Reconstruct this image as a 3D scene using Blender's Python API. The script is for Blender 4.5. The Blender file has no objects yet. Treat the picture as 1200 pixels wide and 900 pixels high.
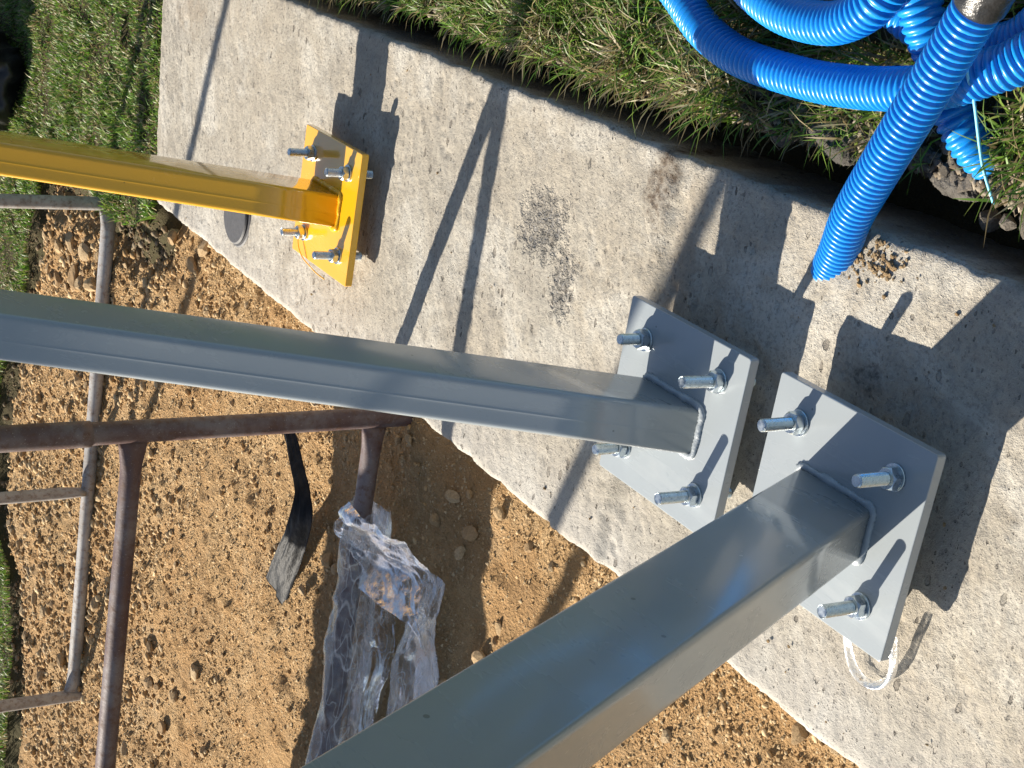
import bpy, bmesh, math, random
import numpy as np
from mathutils import Vector, Matrix

random.seed(7)
rng = np.random.default_rng(7)
scene = bpy.context.scene
COL = scene.collection
R = math.radians

# World axes: X runs along the concrete strip, Y across it (towards the sand), Z up; z = 0 is the top of the concrete.
# ---------------------------------------------------------------- camera
cam_data = bpy.data.cameras.new('camera')
cam = bpy.data.objects.new('camera', cam_data)
COL.objects.link(cam)
cam.matrix_world = Matrix(((-0.5120, 0.3611, -0.7794, 0.0),
                           (-0.1633, -0.9317, -0.3244, 0.0),
                           (-0.8433, -0.0388, 0.5360, 1.2383),
                           (0, 0, 0, 1)))
cam_data.sensor_fit = 'HORIZONTAL'
cam_data.sensor_width = 36.0
cam_data.lens = 51.13
cam_data.clip_start = 0.02
cam_data.clip_end = 600.0
scene.camera = cam

# ---------------------------------------------------------------- sky, sun, exposure
SUN_EL = R(31.5)
SUN_AZ = math.atan2(0.9432, 0.3322)             # direction towards the sun, from +X
world = bpy.data.worlds.new('World')
scene.world = world
world.use_nodes = True
wn = world.node_tree
sky = wn.nodes.new('ShaderNodeTexSky')
sky.sky_type = 'NISHITA'
sky.sun_disc = False
sky.sun_elevation = SUN_EL
sky.sun_rotation = R(90) - SUN_AZ
wn.links.new(sky.outputs[0], wn.nodes['Background'].inputs[0])
wn.nodes['Background'].inputs[1].default_value = 0.06
sd = bpy.data.lights.new('sun', 'SUN')
sd.energy = 5.0
sd.angle = R(0.53)
sd.color = (1.0, 0.915, 0.785)
sun = bpy.data.objects.new('sun', sd)
COL.objects.link(sun)
sv = Vector((math.cos(SUN_AZ) * math.cos(SUN_EL), math.sin(SUN_AZ) * math.cos(SUN_EL), math.sin(SUN_EL)))
sun.rotation_euler = sv.to_track_quat('Z', 'Y').to_euler()
sun.location = sv * 20
scene.view_settings.view_transform = 'Standard'
scene.view_settings.look = 'None'
scene.view_settings.exposure = 1.1
scene.view_settings.gamma = 1.0
scene.view_settings.use_curve_mapping = False

# ---------------------------------------------------------------- node helpers
def mat(name):
    m = bpy.data.materials.new(name)
    m.use_nodes = True
    nt = m.node_tree
    return m, nt, nt.nodes['Principled BSDF']

def N(nt, t, ins=None, **kw):
    n = nt.nodes.new(t)
    for k, v in kw.items():
        setattr(n, k, v)
    for k, v in (ins or {}).items():
        s = n.inputs[k]
        if isinstance(v, bpy.types.NodeSocket):
            nt.links.new(v, s)
        else:
            s.default_value = v
    return n

def coords(nt, scale=(1, 1, 1), which='Object'):
    tc = N(nt, 'ShaderNodeTexCoord')
    return N(nt, 'ShaderNodeMapping', {'Vector': tc.outputs[which], 'Scale': scale}).outputs[0]

def noise(nt, vec, scale, detail=6, rough=0.6, dist=0.0):
    return N(nt, 'ShaderNodeTexNoise', {'Vector': vec, 'Scale': scale, 'Detail': detail, 'Roughness': rough, 'Distortion': dist}).outputs['Fac']

def ramp(nt, fac, stops, interp='LINEAR'):
    r = N(nt, 'ShaderNodeValToRGB', {'Fac': fac})
    cr = r.color_ramp
    cr.interpolation = interp
    while len(cr.elements) < len(stops):
        cr.elements.new(0.5)
    for e, (p, c) in zip(cr.elements, stops):
        e.position = p
        e.color = (c, c, c, 1) if not isinstance(c, (tuple, list)) else (c[0], c[1], c[2], 1)
    return r.outputs['Color']

def mix(nt, fac, a, b, blend='MIX'):
    m = N(nt, 'ShaderNodeMix', data_type='RGBA', blend_type=blend)
    for s, v in ((m.inputs[0], fac), (m.inputs[6], a), (m.inputs[7], b)):
        if isinstance(v, bpy.types.NodeSocket):
            nt.links.new(v, s)
        elif s.type == 'VALUE':
            s.default_value = v
        else:
            s.default_value = (v[0], v[1], v[2], 1)
    return m.outputs[2]

def math_n(nt, op, a, b=0.0, c=0.0, clamp=False):
    m = N(nt, 'ShaderNodeMath', operation=op)
    m.use_clamp = clamp
    for i, v in enumerate((a, b, c)):
        if isinstance(v, bpy.types.NodeSocket):
            nt.links.new(v, m.inputs[i])
        else:
            m.inputs[i].default_value = v
    return m.outputs[0]

def bump(nt, height, strength, dist, prev=None):
    b = N(nt, 'ShaderNodeBump', {'Height': height, 'Strength': strength, 'Distance': dist})
    if prev is not None:
        nt.links.new(prev, b.inputs['Normal'])
    return b.outputs[0]

def setp(b, **kw):
    for k, v in kw.items():
        k = k.replace('_', ' ')
        s = b.inputs[k]
        if isinstance(v, bpy.types.NodeSocket):
            b.id_data.links.new(v, s)
        elif s.type == 'RGBA':
            s.default_value = (v[0], v[1], v[2], 1)
        else:
            s.default_value = v

def spot(nt, vec, cx, cy, rx, ry, wob):
    """soft blob mask (1 inside) round a point of the XY plane, edge broken by wob"""
    s = N(nt, 'ShaderNodeSeparateXYZ', {0: vec})
    dx = math_n(nt, 'DIVIDE', math_n(nt, 'SUBTRACT', s.outputs[0], cx), rx)
    dy = math_n(nt, 'DIVIDE', math_n(nt, 'SUBTRACT', s.outputs[1], cy), ry)
    d = math_n(nt, 'SQRT', math_n(nt, 'ADD', math_n(nt, 'MULTIPLY', dx, dx), math_n(nt, 'MULTIPLY', dy, dy)))
    d = math_n(nt, 'ADD', d, math_n(nt, 'MULTIPLY', math_n(nt, 'SUBTRACT', wob, 0.5), 2.2))
    return ramp(nt, d, [(0.45, 1.0), (1.0, 0.0)])

# ---------------------------------------------------------------- materials
def make_concrete():
    m, nt, b = mat('weathered_concrete')
    v = coords(nt)
    big = noise(nt, v, 2.2, 5, 0.6)
    mid = noise(nt, v, 14, 6, 0.65)
    fine = noise(nt, v, 160, 4, 0.7)
    grain = noise(nt, v, 620, 2, 0.6)
    streak = noise(nt, coords(nt, (26, 4, 10)), 1.0, 5, 0.65, 0.4)
    c = ramp(nt, mid, [(0.30, (0.30, 0.270, 0.222)), (0.55, (0.39, 0.358, 0.298)), (0.75, (0.47, 0.438, 0.375))])
    c = mix(nt, ramp(nt, big, [(0.42, 0.0), (0.7, 0.65)]), c, (0.40, 0.345, 0.265))
    c = mix(nt, ramp(nt, streak, [(0.55, 0.0), (0.75, 0.35)]), c, (0.29, 0.275, 0.25))
    blot = noise(nt, v, 5.5, 7, 0.68, 0.5)
    c = mix(nt, ramp(nt, blot, [(0.50, 0.0), (0.64, 0.75)]), c, (0.53, 0.505, 0.445))
    blot2 = noise(nt, N(nt, 'ShaderNodeMapping', {'Vector': v, 'Location': (5, 3, 1)}).outputs[0], 4.2, 7, 0.7, 0.5)
    c = mix(nt, ramp(nt, blot2, [(0.52, 0.0), (0.68, 0.7)]), c, (0.29, 0.265, 0.225))
    c = mix(nt, ramp(nt, fine, [(0.36, 0.62), (0.52, 0.0)]), c, (0.23, 0.21, 0.185))
    c = mix(nt, ramp(nt, grain, [(0.60, 0.0), (0.72, 0.5)]), c, (0.56, 0.53, 0.47))
    # grey cement wash along the sand edge, rough dark patch, brown rust-like stain at the joint
    wob = noise(nt, v, 28, 4, 0.7)
    sy = N(nt, 'ShaderNodeSeparateXYZ', {0: v}).outputs[1]
    edge = math_n(nt, 'ADD', sy, math_n(nt, 'MULTIPLY', math_n(nt, 'SUBTRACT', big, 0.5), 0.35))
    c = mix(nt, ramp(nt, edge, [(0.78, 0.0), (0.90, 0.45)]), c, (0.42, 0.41, 0.39))
    patch = spot(nt, v, 1.79, 0.485, 0.075, 0.065, wob)
    patch2 = spot(nt, v, 1.715, 0.56, 0.035, 0.06, wob)
    pk = math_n(nt, 'MAXIMUM', patch, patch2)
    pits = ramp(nt, noise(nt, v, 120, 3, 0.7), [(0.42, 1.0), (0.55, 0.25)])
    c = mix(nt, math_n(nt, 'MULTIPLY', pk, math_n(nt, 'MULTIPLY', pits, 0.65)), c, (0.19, 0.19, 0.195))
    st = math_n(nt, 'MULTIPLY', spot(nt, v, 1.530, 0.352, 0.034, 0.075, wob), ramp(nt, noise(nt, v, 75, 4, 0.7), [(0.35, 1.0), (0.6, 0.35)]))
    c = mix(nt, math_n(nt, 'MULTIPLY', st, 0.95), c, (0.085, 0.055, 0.034))
    st3 = spot(nt, v, 1.46, 0.47, 0.035, 0.16, wob)
    c = mix(nt, math_n(nt, 'MULTIPLY', st3, 0.5), c, (0.24, 0.20, 0.155))
    st4 = spot(nt, v, 1.105, 0.475, 0.035, 0.022, wob)
    c = mix(nt, math_n(nt, 'MULTIPLY', math_n(nt, 'MULTIPLY', st4, ramp(nt, noise(nt, v, 90, 4, 0.7), [(0.38, 1.0), (0.58, 0.2)])), 0.85), c, (0.10, 0.088, 0.075))
    st2 = spot(nt, v, 3.40, 0.42, 0.12, 0.06, wob)
    c = mix(nt, math_n(nt, 'MULTIPLY', st2, 0.35), c, (0.25, 0.19, 0.13))
    # air holes, sharp-edged and drawn out across the strip
    def holes(sx, sy, cut, gain, seed):
        vv = N(nt, 'ShaderNodeMapping', {'Vector': v, 'Scale': (sx, sy, sx), 'Location': (seed, seed * 2.0, 0)}).outputs[0]
        vo = N(nt, 'ShaderNodeTexVoronoi', {'Vector': vv, 'Scale': 1.0, 'Randomness': 1.0}, feature='F1')
        rnd = N(nt, 'ShaderNodeSeparateColor', {0: vo.outputs['Color']}).outputs[0]
        thr = math_n(nt, 'MULTIPLY', math_n(nt, 'SUBTRACT', rnd, cut), gain)
        dd = math_n(nt, 'ADD', vo.outputs['Distance'], math_n(nt, 'MULTIPLY', math_n(nt, 'SUBTRACT', fine, 0.5), 0.45))
        return ramp(nt, math_n(nt, 'ADD', math_n(nt, 'SUBTRACT', thr, dd), 0.5), [(0.46, 0.0), (0.53, 1.0)])
    gate = ramp(nt, noise(nt, v, 6, 4, 0.65), [(0.40, 0.0), (0.54, 1.0)])
    hole = math_n(nt, 'MULTIPLY', holes(70, 38, 0.76, 1.3, 3.7), gate)
    hole = math_n(nt, 'MAXIMUM', hole, math_n(nt, 'MULTIPLY', holes(150, 90, 0.78, 1.3, 9.1), ramp(nt, blot2, [(0.35, 0.25), (0.6, 1.0)])))
    hole = math_n(nt, 'MAXIMUM', hole, math_n(nt, 'MULTIPLY', holes(300, 220, 0.62, 1.0, 1.3), 0.3))
    c = mix(nt, math_n(nt, 'MULTIPLY', hole, 0.6), c, (0.11, 0.095, 0.08))
    setp(b, Base_Color=c, Roughness=0.92, Specular_IOR_Level=0.25)
    h = math_n(nt, 'ADD', math_n(nt, 'MULTIPLY', fine, 0.5), math_n(nt, 'MULTIPLY', grain, 0.25))
    h = math_n(nt, 'ADD', h, math_n(nt, 'MULTIPLY', streak, 0.45))
    h = math_n(nt, 'SUBTRACT', h, math_n(nt, 'MULTIPLY', hole, 1.6))
    h = math_n(nt, 'SUBTRACT', h, math_n(nt, 'MULTIPLY', math_n(nt, 'MULTIPLY', pk, pits), 1.5))
    setp(b, Normal=bump(nt, h, 1.0, 0.0045))
    return m

def make_sand():
    m, nt, b = mat('sandy_subsoil')
    v = coords(nt)
    big = noise(nt, v, 2.5, 4, 0.6)
    mid = noise(nt, v, 30, 6, 0.7)
    fine = noise(nt, v, 260, 4, 0.75)
    c = ramp(nt, mid, [(0.28, (0.33, 0.205, 0.095)), (0.5, (0.45, 0.295, 0.145)), (0.72, (0.54, 0.38, 0.205))])
    c = mix(nt, ramp(nt, big, [(0.42, 0.0), (0.62, 0.7)]), c, (0.42, 0.245, 0.105))
    c = mix(nt, ramp(nt, fine, [(0.35, 0.6), (0.5, 0.0)]), c, (0.26, 0.165, 0.085))
    c = mix(nt, ramp(nt, fine, [(0.60, 0.0), (0.74, 0.5)]), c, (0.64, 0.50, 0.30))
    damp = noise(nt, N(nt, 'ShaderNodeMapping', {'Vector': v, 'Location': (2, 8, 0)}).outputs[0], 3.4, 6, 0.7, 0.6)
    c = mix(nt, ramp(nt, damp, [(0.54, 0.0), (0.70, 0.6)]), c, (0.27, 0.165, 0.08))
    c = mix(nt, ramp(nt, damp, [(0.30, 0.6), (0.46, 0.0)]), c, (0.56, 0.415, 0.245))
    setp(b, Base_Color=c, Roughness=0.97, Specular_IOR_Level=0.15)
    gr = noise(nt, v, 110, 3, 0.65)
    h = math_n(nt, 'ADD', math_n(nt, 'MULTIPLY', fine, 0.45), math_n(nt, 'MULTIPLY', mid, 0.8))
    h = math_n(nt, 'ADD', h, math_n(nt, 'MULTIPLY', gr, 1.1))
    setp(b, Normal=bump(nt, h, 1.0, 0.012))
    return m

def make_stone(name, cols, sc=2.5, bd=0.004):
    m, nt, b = mat(name)
    v = coords(nt)
    oi = N(nt, 'ShaderNodeObjectInfo').outputs['Random']
    a = ramp(nt, oi, [(0.0, cols[0]), (0.5, cols[1]), (1.0, cols[2])])
    n = noise(nt, coords(nt, (1, 1, 1), 'Generated'), 6, 6, 0.7)
    c = mix(nt, ramp(nt, n, [(0.35, 0.6), (0.65, 0.0)]), a, tuple(x * 0.55 for x in cols[0]))
    setp(b, Base_Color=c, Roughness=0.93, Specular_IOR_Level=0.2)
    setp(b, Normal=bump(nt, noise(nt, v, sc, 6, 0.75), 1.0, bd))
    return m

def make_attr(name, attr, rough=0.9, spec=0.2, bscale=None, trans=0.0):
    m, nt, b = mat(name)
    a = N(nt, 'ShaderNodeAttribute', attribute_name=attr).outputs['Color']
    setp(b, Base_Color=a, Roughness=rough, Specular_IOR_Level=spec)
    if bscale:
        setp(b, Normal=bump(nt, noise(nt, coords(nt), bscale, 3, 0.7), 0.7, 0.002))
    if trans:
        t = N(nt, 'ShaderNodeBsdfTranslucent', {'Color': a})
        ms = N(nt, 'ShaderNodeMixShader', {0: trans, 1: b.outputs[0], 2: t.outputs[0]})
        nt.links.new(ms.outputs[0], nt.nodes['Material Output'].inputs[0])
    return m

def make_soil(name, lo, hi, grass=None):
    m, nt, b = mat(name)
    v = coords(nt)
    mid = noise(nt, v, 22, 6, 0.7)
    fine = noise(nt, v, 220, 4, 0.7)
    c = ramp(nt, mid, [(0.3, lo), (0.7, hi)])
    if grass:
        c = mix(nt, ramp(nt, noise(nt, v, 5, 5, 0.7), [(0.35, 0.9), (0.7, 0.35)]), c, grass)
    setp(b, Base_Color=c, Roughness=0.97, Specular_IOR_Level=0.1)
    h = math_n(nt, 'ADD', math_n(nt, 'MULTIPLY', fine, 0.5), math_n(nt, 'MULTIPLY', mid, 1.5))
    setp(b, Normal=bump(nt, h, 1.0, 0.008))
    return m

def make_paint(name, col, rough, dust, coat=0.0, crough=0.05):
    m, nt, b = mat(name)
    v = coords(nt)
    sm = noise(nt, v, 7, 5, 0.6)
    fine = noise(nt, v, 180, 3, 0.6)
    c = mix(nt, ramp(nt, sm, [(0.45, 0.0), (0.75, 0.25)]), col, dust)
    c = mix(nt, ramp(nt, fine, [(0.66, 0.0), (0.76, 0.35)]), c, tuple(x * 0.72 for x in col))
    smear = noise(nt, N(nt, 'ShaderNodeMapping', {'Vector': v, 'Rotation': (0.4, 0.7, 0.3), 'Scale': (3, 22, 9)}).outputs[0], 1.0, 5, 0.7, 0.8)
    c = mix(nt, ramp(nt, smear, [(0.58, 0.0), (0.74, 0.30)]), c, tuple(min(1, x * 1.0 + 0.06) for x in dust))
    spk = N(nt, 'ShaderNodeTexVoronoi', {'Vector': v, 'Scale': 46.0}, feature='F1')
    srn = N(nt, 'ShaderNodeSeparateColor', {0: spk.outputs['Color']}).outputs[0]
    sp = ramp(nt, math_n(nt, 'SUBTRACT', math_n(nt, 'MULTIPLY', math_n(nt, 'SUBTRACT', srn, 0.80), 0.7), spk.outputs['Distance']), [(0.0, 0.0), (0.02, 0.75)])
    c = mix(nt, sp, c, tuple(x * 0.42 for x in col))
    r = math_n(nt, 'ADD', math_n(nt, 'MULTIPLY', sm, 0.22), rough - 0.11)
    r = math_n(nt, 'ADD', r, math_n(nt, 'MULTIPLY', ramp(nt, smear, [(0.5, 0.0), (0.8, 1.0)]), 0.18))
    setp(b, Base_Color=c, Roughness=r, Coat_Weight=coat, Coat_Roughness=crough)
    h = math_n(nt, 'ADD', math_n(nt, 'MULTIPLY', noise(nt, v, 420, 2, 0.5), 0.12), math_n(nt, 'MULTIPLY', noise(nt, v, 14, 3, 0.5), 1.0))
    setp(b, Normal=bump(nt, h, 0.05, 0.004))
    return m

def make_zinc():
    m, nt, b = mat('zinc_plated_steel')
    v = coords(nt)
    n = noise(nt, v, 140, 4, 0.6)
    c = ramp(nt, n, [(0.3, (0.42, 0.47, 0.50)), (0.7, (0.66, 0.71, 0.73))])
    setp(b, Base_Color=c, Metallic=1.0, Roughness=ramp(nt, n, [(0.3, 0.20), (0.75, 0.42)]))
    return m

def make_rust(name, base, worn, rust, amount):
    m, nt, b = mat(name)
    v = coords(nt)
    n1 = noise(nt, coords(nt, (1, 1, 1)), 9, 6, 0.65, 0.3)
    n2 = noise(nt, v, 70, 5, 0.7)
    n3 = noise(nt, v, 300, 3, 0.7)
    c = mix(nt, ramp(nt, n1, [(0.42, 0.0), (0.60, amount)]), base, worn)
    c = mix(nt, ramp(nt, n2, [(0.50, 0.0), (0.66, 0.75)]), c, rust)
    c = mix(nt, ramp(nt, n3, [(0.63, 0.0), (0.74, 0.5)]), c, (0.62, 0.60, 0.57))
    setp(b, Base_Color=c, Roughness=ramp(nt, n2, [(0.3, 0.38), (0.7, 0.72)]), Metallic=0.15)
    setp(b, Normal=bump(nt, math_n(nt, 'ADD', n2, math_n(nt, 'MULTIPLY', n3, 0.5)), 0.35, 0.0015))
    return m

def make_hose():
    m, nt, b = mat('blue_polyethylene')
    v = coords(nt)
    n = noise(nt, v, 40, 5, 0.65)
    s = noise(nt, v, 260, 3, 0.7)
    c = mix(nt, ramp(nt, n, [(0.4, 0.0), (0.75, 0.35)]), (0.006, 0.225, 0.66), (0.015, 0.30, 0.76))
    c = mix(nt, ramp(nt, math_n(nt, 'MULTIPLY', n, s), [(0.36, 0.0), (0.45, 0.55)]), c, (0.28, 0.36, 0.45))
    setp(b, Base_Color=c, Roughness=ramp(nt, s, [(0.3, 0.24), (0.8, 0.42)]), Subsurface_Weight=0.08, Subsurface_Radius=(0.002, 0.004, 0.01))
    return m

def make_film():
    m = bpy.data.materials.new('clear_plastic_film')
    m.use_nodes = True
    nt = m.node_tree
    nt.nodes.clear()
    v = coords(nt)
    n = noise(nt, v, 34, 5, 0.65, 0.6)
    nb = bump(nt, math_n(nt, 'ADD', n, math_n(nt, 'MULTIPLY', noise(nt, v, 120, 3, 0.6, 0.8), 0.3)), 0.30, 0.008)
    def folds(rot, sc, scale, width, seed):
        w = N(nt, 'ShaderNodeMapping', {'Vector': v, 'Rotation': rot, 'Scale': sc, 'Location': (seed, seed, seed)}).outputs[0]
        r_ = math_n(nt, 'ABSOLUTE', math_n(nt, 'SUBTRACT', noise(nt, w, scale, 1, 0.4), 0.5))
        return ramp(nt, r_, [(0.0, 1.0), (width, 0.0)])
    f1 = folds((0.2, 0.3, 0.5), (1, 0.28, 1), 22, 0.022, 1.7)
    f2 = folds((0.5, 0.2, -0.7), (1, 0.22, 1), 30, 0.020, 4.1)
    f3 = folds((0.9, 0.6, 1.6), (1, 0.3, 1), 46, 0.026, 7.7)
    patch = ramp(nt, n, [(0.44, 0.0), (0.68, 0.27)])
    h = math_n(nt, 'ADD', math_n(nt, 'MULTIPLY', f1, 0.45), math_n(nt, 'MULTIPLY', f2, 0.38))
    h = math_n(nt, 'ADD', h, math_n(nt, 'MULTIPLY', f3, 0.28))
    h = math_n(nt, 'ADD', math_n(nt, 'ADD', h, patch), 0.06, clamp=True)
    tr = N(nt, 'ShaderNodeBsdfTransparent', {'Color': (0.97, 0.975, 0.98, 1)})
    gl = N(nt, 'ShaderNodeBsdfGlossy', {'Color': (1, 1, 1, 1), 'Roughness': 0.20, 'Normal': nb})
    df = N(nt, 'ShaderNodeBsdfDiffuse', {'Color': (0.90, 0.91, 0.92, 1), 'Normal': nb})
    tl = N(nt, 'ShaderNodeBsdfTranslucent', {'Color': (0.90, 0.91, 0.92, 1), 'Normal': nb})
    d2 = N(nt, 'ShaderNodeMixShader', {0: 0.5, 1: df.outputs[0], 2: tl.outputs[0]})
    lw = N(nt, 'ShaderNodeFresnel', {'IOR': 1.5, 'Normal': nb})
    haze = N(nt, 'ShaderNodeMixShader', {0: h, 1: tr.outputs[0], 2: d2.outputs[0]})
    fac = math_n(nt, 'MULTIPLY', lw.outputs[0], 0.75, clamp=True)
    s = N(nt, 'ShaderNodeMixShader', {0: fac, 1: haze.outputs[0], 2: gl.outputs[0]})
    out = N(nt, 'ShaderNodeOutputMaterial')
    nt.links.new(s.outputs[0], out.inputs[0])
    return m

def make_plain(name, col, rough, bs=None, bstr=0.3, bd=0.003, vary=0.4, metal=0.0, scale=(1, 1, 1), spec=0.5):
    m, nt, b = mat(name)
    v = coords(nt, scale)
    n = noise(nt, v, bs or 30, 5, 0.65)
    c = mix(nt, ramp(nt, n, [(0.35, 0.0), (0.7, 1.0)]), col, tuple(min(1, x * (1 + vary) + 0.004) for x in col))
    setp(b, Base_Color=c, Roughness=rough, Metallic=metal, Specular_IOR_Level=spec)
    setp(b, Normal=bump(nt, n, bstr, bd))
    return m

M = {
    'concrete': make_concrete(), 'sand': make_sand(),
    'stone': make_stone('sandy_stone', ((0.38, 0.25, 0.13), (0.47, 0.33, 0.18), (0.54, 0.41, 0.25))),
    'rubble': make_stone('grey_rubble_stone', ((0.10, 0.088, 0.072), (0.16, 0.14, 0.115), (0.24, 0.21, 0.175))),
    'lump': make_stone('spilt_concrete', ((0.15, 0.14, 0.125), (0.20, 0.185, 0.165), (0.26, 0.24, 0.21)), 75, 0.018),
    'gravel': make_attr('gravel_grain', 'tint', 0.95, 0.15),
    'grass': make_attr('grass_blade', 'tint', 0.45, 0.4, None, 0.38),
    'turf_soil': make_soil('turf_soil', (0.045, 0.035, 0.022), (0.13, 0.10, 0.062), (0.062, 0.056, 0.026)),
    'far_turf': make_soil('far_turf', (0.035, 0.05, 0.012), (0.08, 0.105, 0.03), (0.05, 0.085, 0.018)),
    'grey': make_paint('grey_satin_paint', (0.31, 0.343, 0.362), 0.24, (0.37, 0.39, 0.395), 0.5, 0.13),
    'yellow': make_paint('yellow_gloss_paint', (0.78, 0.405, 0.010), 0.20, (0.80, 0.43, 0.02), 1.0, 0.03),
    'grey_weld': make_plain('painted_grey_weld', (0.29, 0.322, 0.345), 0.32, 90, 0.5, 0.003, 0.2),
    'yellow_weld': make_plain('painted_yellow_weld', (0.76, 0.395, 0.01), 0.28, 90, 0.5, 0.003, 0.1),
    'zinc': make_zinc(),
    'rust_near': make_rust('worn_brown_scaffold_paint', (0.100, 0.060, 0.058), (0.21, 0.185, 0.185), (0.115, 0.058, 0.035), 0.65),
    'rust_far': make_rust('worn_grey_scaffold_paint', (0.29, 0.275, 0.26), (0.42, 0.41, 0.40), (0.17, 0.105, 0.07), 0.85),
    'hose': make_hose(), 'film': make_film(),
    'tape': make_plain('black_tape', (0.012, 0.012, 0.013), 0.32, 60, 0.6, 0.004, 0.6),
    'black_film': make_plain('black_wrinkled_film', (0.013, 0.014, 0.016), 0.50, 18, 0.8, 0.006, 0.8, 0.0, (3, 0.7, 3), 0.08),
    'leather': make_plain('black_leather', (0.010, 0.010, 0.011), 0.34, 24, 0.5, 0.006, 0.5),
    'rubber': make_plain('dark_grey_rubber', (0.060, 0.060, 0.064), 0.62, 80, 0.3, 0.002, 0.35),
    'cord': make_plain('pale_blue_cord', (0.16, 0.50, 0.66), 0.5, 200, 0.5, 0.001, 0.3),
    'wire': make_plain('yellow_wire', (0.75, 0.42, 0.02), 0.35, 60, 0.2, 0.001, 0.1),
    'wood': make_plain('weathered_plank', (0.23, 0.165, 0.10), 0.8, 30, 0.6, 0.004, 0.5, 0.0, (0.3, 4, 4)),
}

# ---------------------------------------------------------------- object helpers
def mesh_obj(name, verts, faces, material=None, parent=None, smooth=True, mats=None):
    me = bpy.data.meshes.new(name)
    me.from_pydata([tuple(map(float, v)) for v in verts], [], faces)
    if material:
        me.materials.append(material)
    if smooth:
        me.polygons.foreach_set('use_smooth', [True] * len(me.polygons))
    me.update()
    o = bpy.data.objects.new(name, me)
    COL.objects.link(o)
    if parent:
        o.parent = parent
    return o

def bm_obj(name, bm, material, parent=None, smooth=False):
    me = bpy.data.meshes.new(name)
    bm.normal_update()
    bm.to_mesh(me)
    bm.free()
    me.materials.append(material)
    if smooth:
        me.polygons.foreach_set('use_smooth', [True] * len(me.polygons))
    o = bpy.data.objects.new(name, me)
    COL.objects.link(o)
    if parent:
        o.parent = parent
    return o

def fast_mesh(name, V, quads=None, tris=None, material=None, smooth=False, tint=None):
    """numpy arrays straight into a mesh"""
    me = bpy.data.meshes.new(name)
    nq = 0 if quads is None else len(quads)
    ntr = 0 if tris is None else len(tris)
    me.vertices.add(len(V))
    me.vertices.foreach_set('co', np.ascontiguousarray(V, dtype=np.float32).ravel())
    loops = np.concatenate([x.ravel() for x in (quads, tris) if x is not None]).astype(np.int32)
    me.loops.add(len(loops))
    me.loops.foreach_set('vertex_index', loops)
    starts = np.concatenate([np.arange(nq) * 4, nq * 4 + np.arange(ntr) * 3]).astype(np.int32)
    me.polygons.add(nq + ntr)
    me.polygons.foreach_set('loop_start', starts)
    if smooth:
        me.polygons.foreach_set('use_smooth', np.ones(nq + ntr, dtype=bool))
    me.update(calc_edges=True)
    me.validate()
    if tint is not None:
        a = me.color_attributes.new('tint', 'FLOAT_COLOR', 'POINT')
        rgba = np.ones((len(V), 4), dtype=np.float32)
        rgba[:, :3] = tint
        a.data.foreach_set('color', rgba.ravel())
    if material:
        me.materials.append(material)
    o = bpy.data.objects.new(name, me)
    COL.objects.link(o)
    return o

def empty(name, loc=(0, 0, 0)):
    o = bpy.data.objects.new(name, None)
    o.empty_display_size = 0.05
    o.location = loc
    COL.objects.link(o)
    return o

def tag(o, label=None, cat=None, group=None, kind=None):
    if label: o['label'] = label
    if cat: o['category'] = cat
    if group: o['group'] = group
    if kind: o['kind'] = kind
    return o

def vnoise(x, y, freq, seed):
    """smooth value noise in -1..1"""
    r = np.random.default_rng(seed)
    T = r.uniform(-1, 1, (257, 257))
    X = x * freq + 1000.37; Y = y * freq + 1000.71
    xi = np.floor(X).astype(int); yi = np.floor(Y).astype(int)
    fx = X - xi; fy = Y - yi
    fx = fx * fx * (3 - 2 * fx); fy = fy * fy * (3 - 2 * fy)
    xi %= 256; yi %= 256
    return (T[xi, yi] * (1 - fx) * (1 - fy) + T[xi + 1, yi] * fx * (1 - fy) + T[xi, yi + 1] * (1 - fx) * fy + T[xi + 1, yi + 1] * fx * fy)

def fbm(x, y, freq, octs, seed, gain=0.55):
    s = 0; a = 1.0
    for i in range(octs):
        s = s + a * vnoise(x, y, freq * 2.03 ** i, seed + i); a *= gain
    return s

def grid(x0, x1, y0, y1, step):
    nx = int(round((x1 - x0) / step)) + 1; ny = int(round((y1 - y0) / step)) + 1
    X, Y = np.meshgrid(np.linspace(x0, x1, nx), np.linspace(y0, y1, ny), indexing='ij')
    i = np.arange(nx * ny).reshape(nx, ny)
    q = np.stack([i[:-1, :-1], i[1:, :-1], i[1:, 1:], i[:-1, 1:]], -1).reshape(-1, 4)
    return X, Y, q

def frames(path):
    """parallel-transport frames along an (n,3) path"""
    P = np.asarray(path, float)
    T = np.gradient(P, axis=0); T /= np.linalg.norm(T, axis=1)[:, None]
    n = np.cross(T[0], [0.13, 0.2, 1.0]); n /= np.linalg.norm(n)
    Ns = [n]
    for k in range(1, len(P)):
        n = Ns[-1] - T[k] * (Ns[-1] @ T[k]); n /= np.linalg.norm(n); Ns.append(n)
    Ns = np.array(Ns)
    return P, T, Ns, np.cross(T, Ns)

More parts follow.
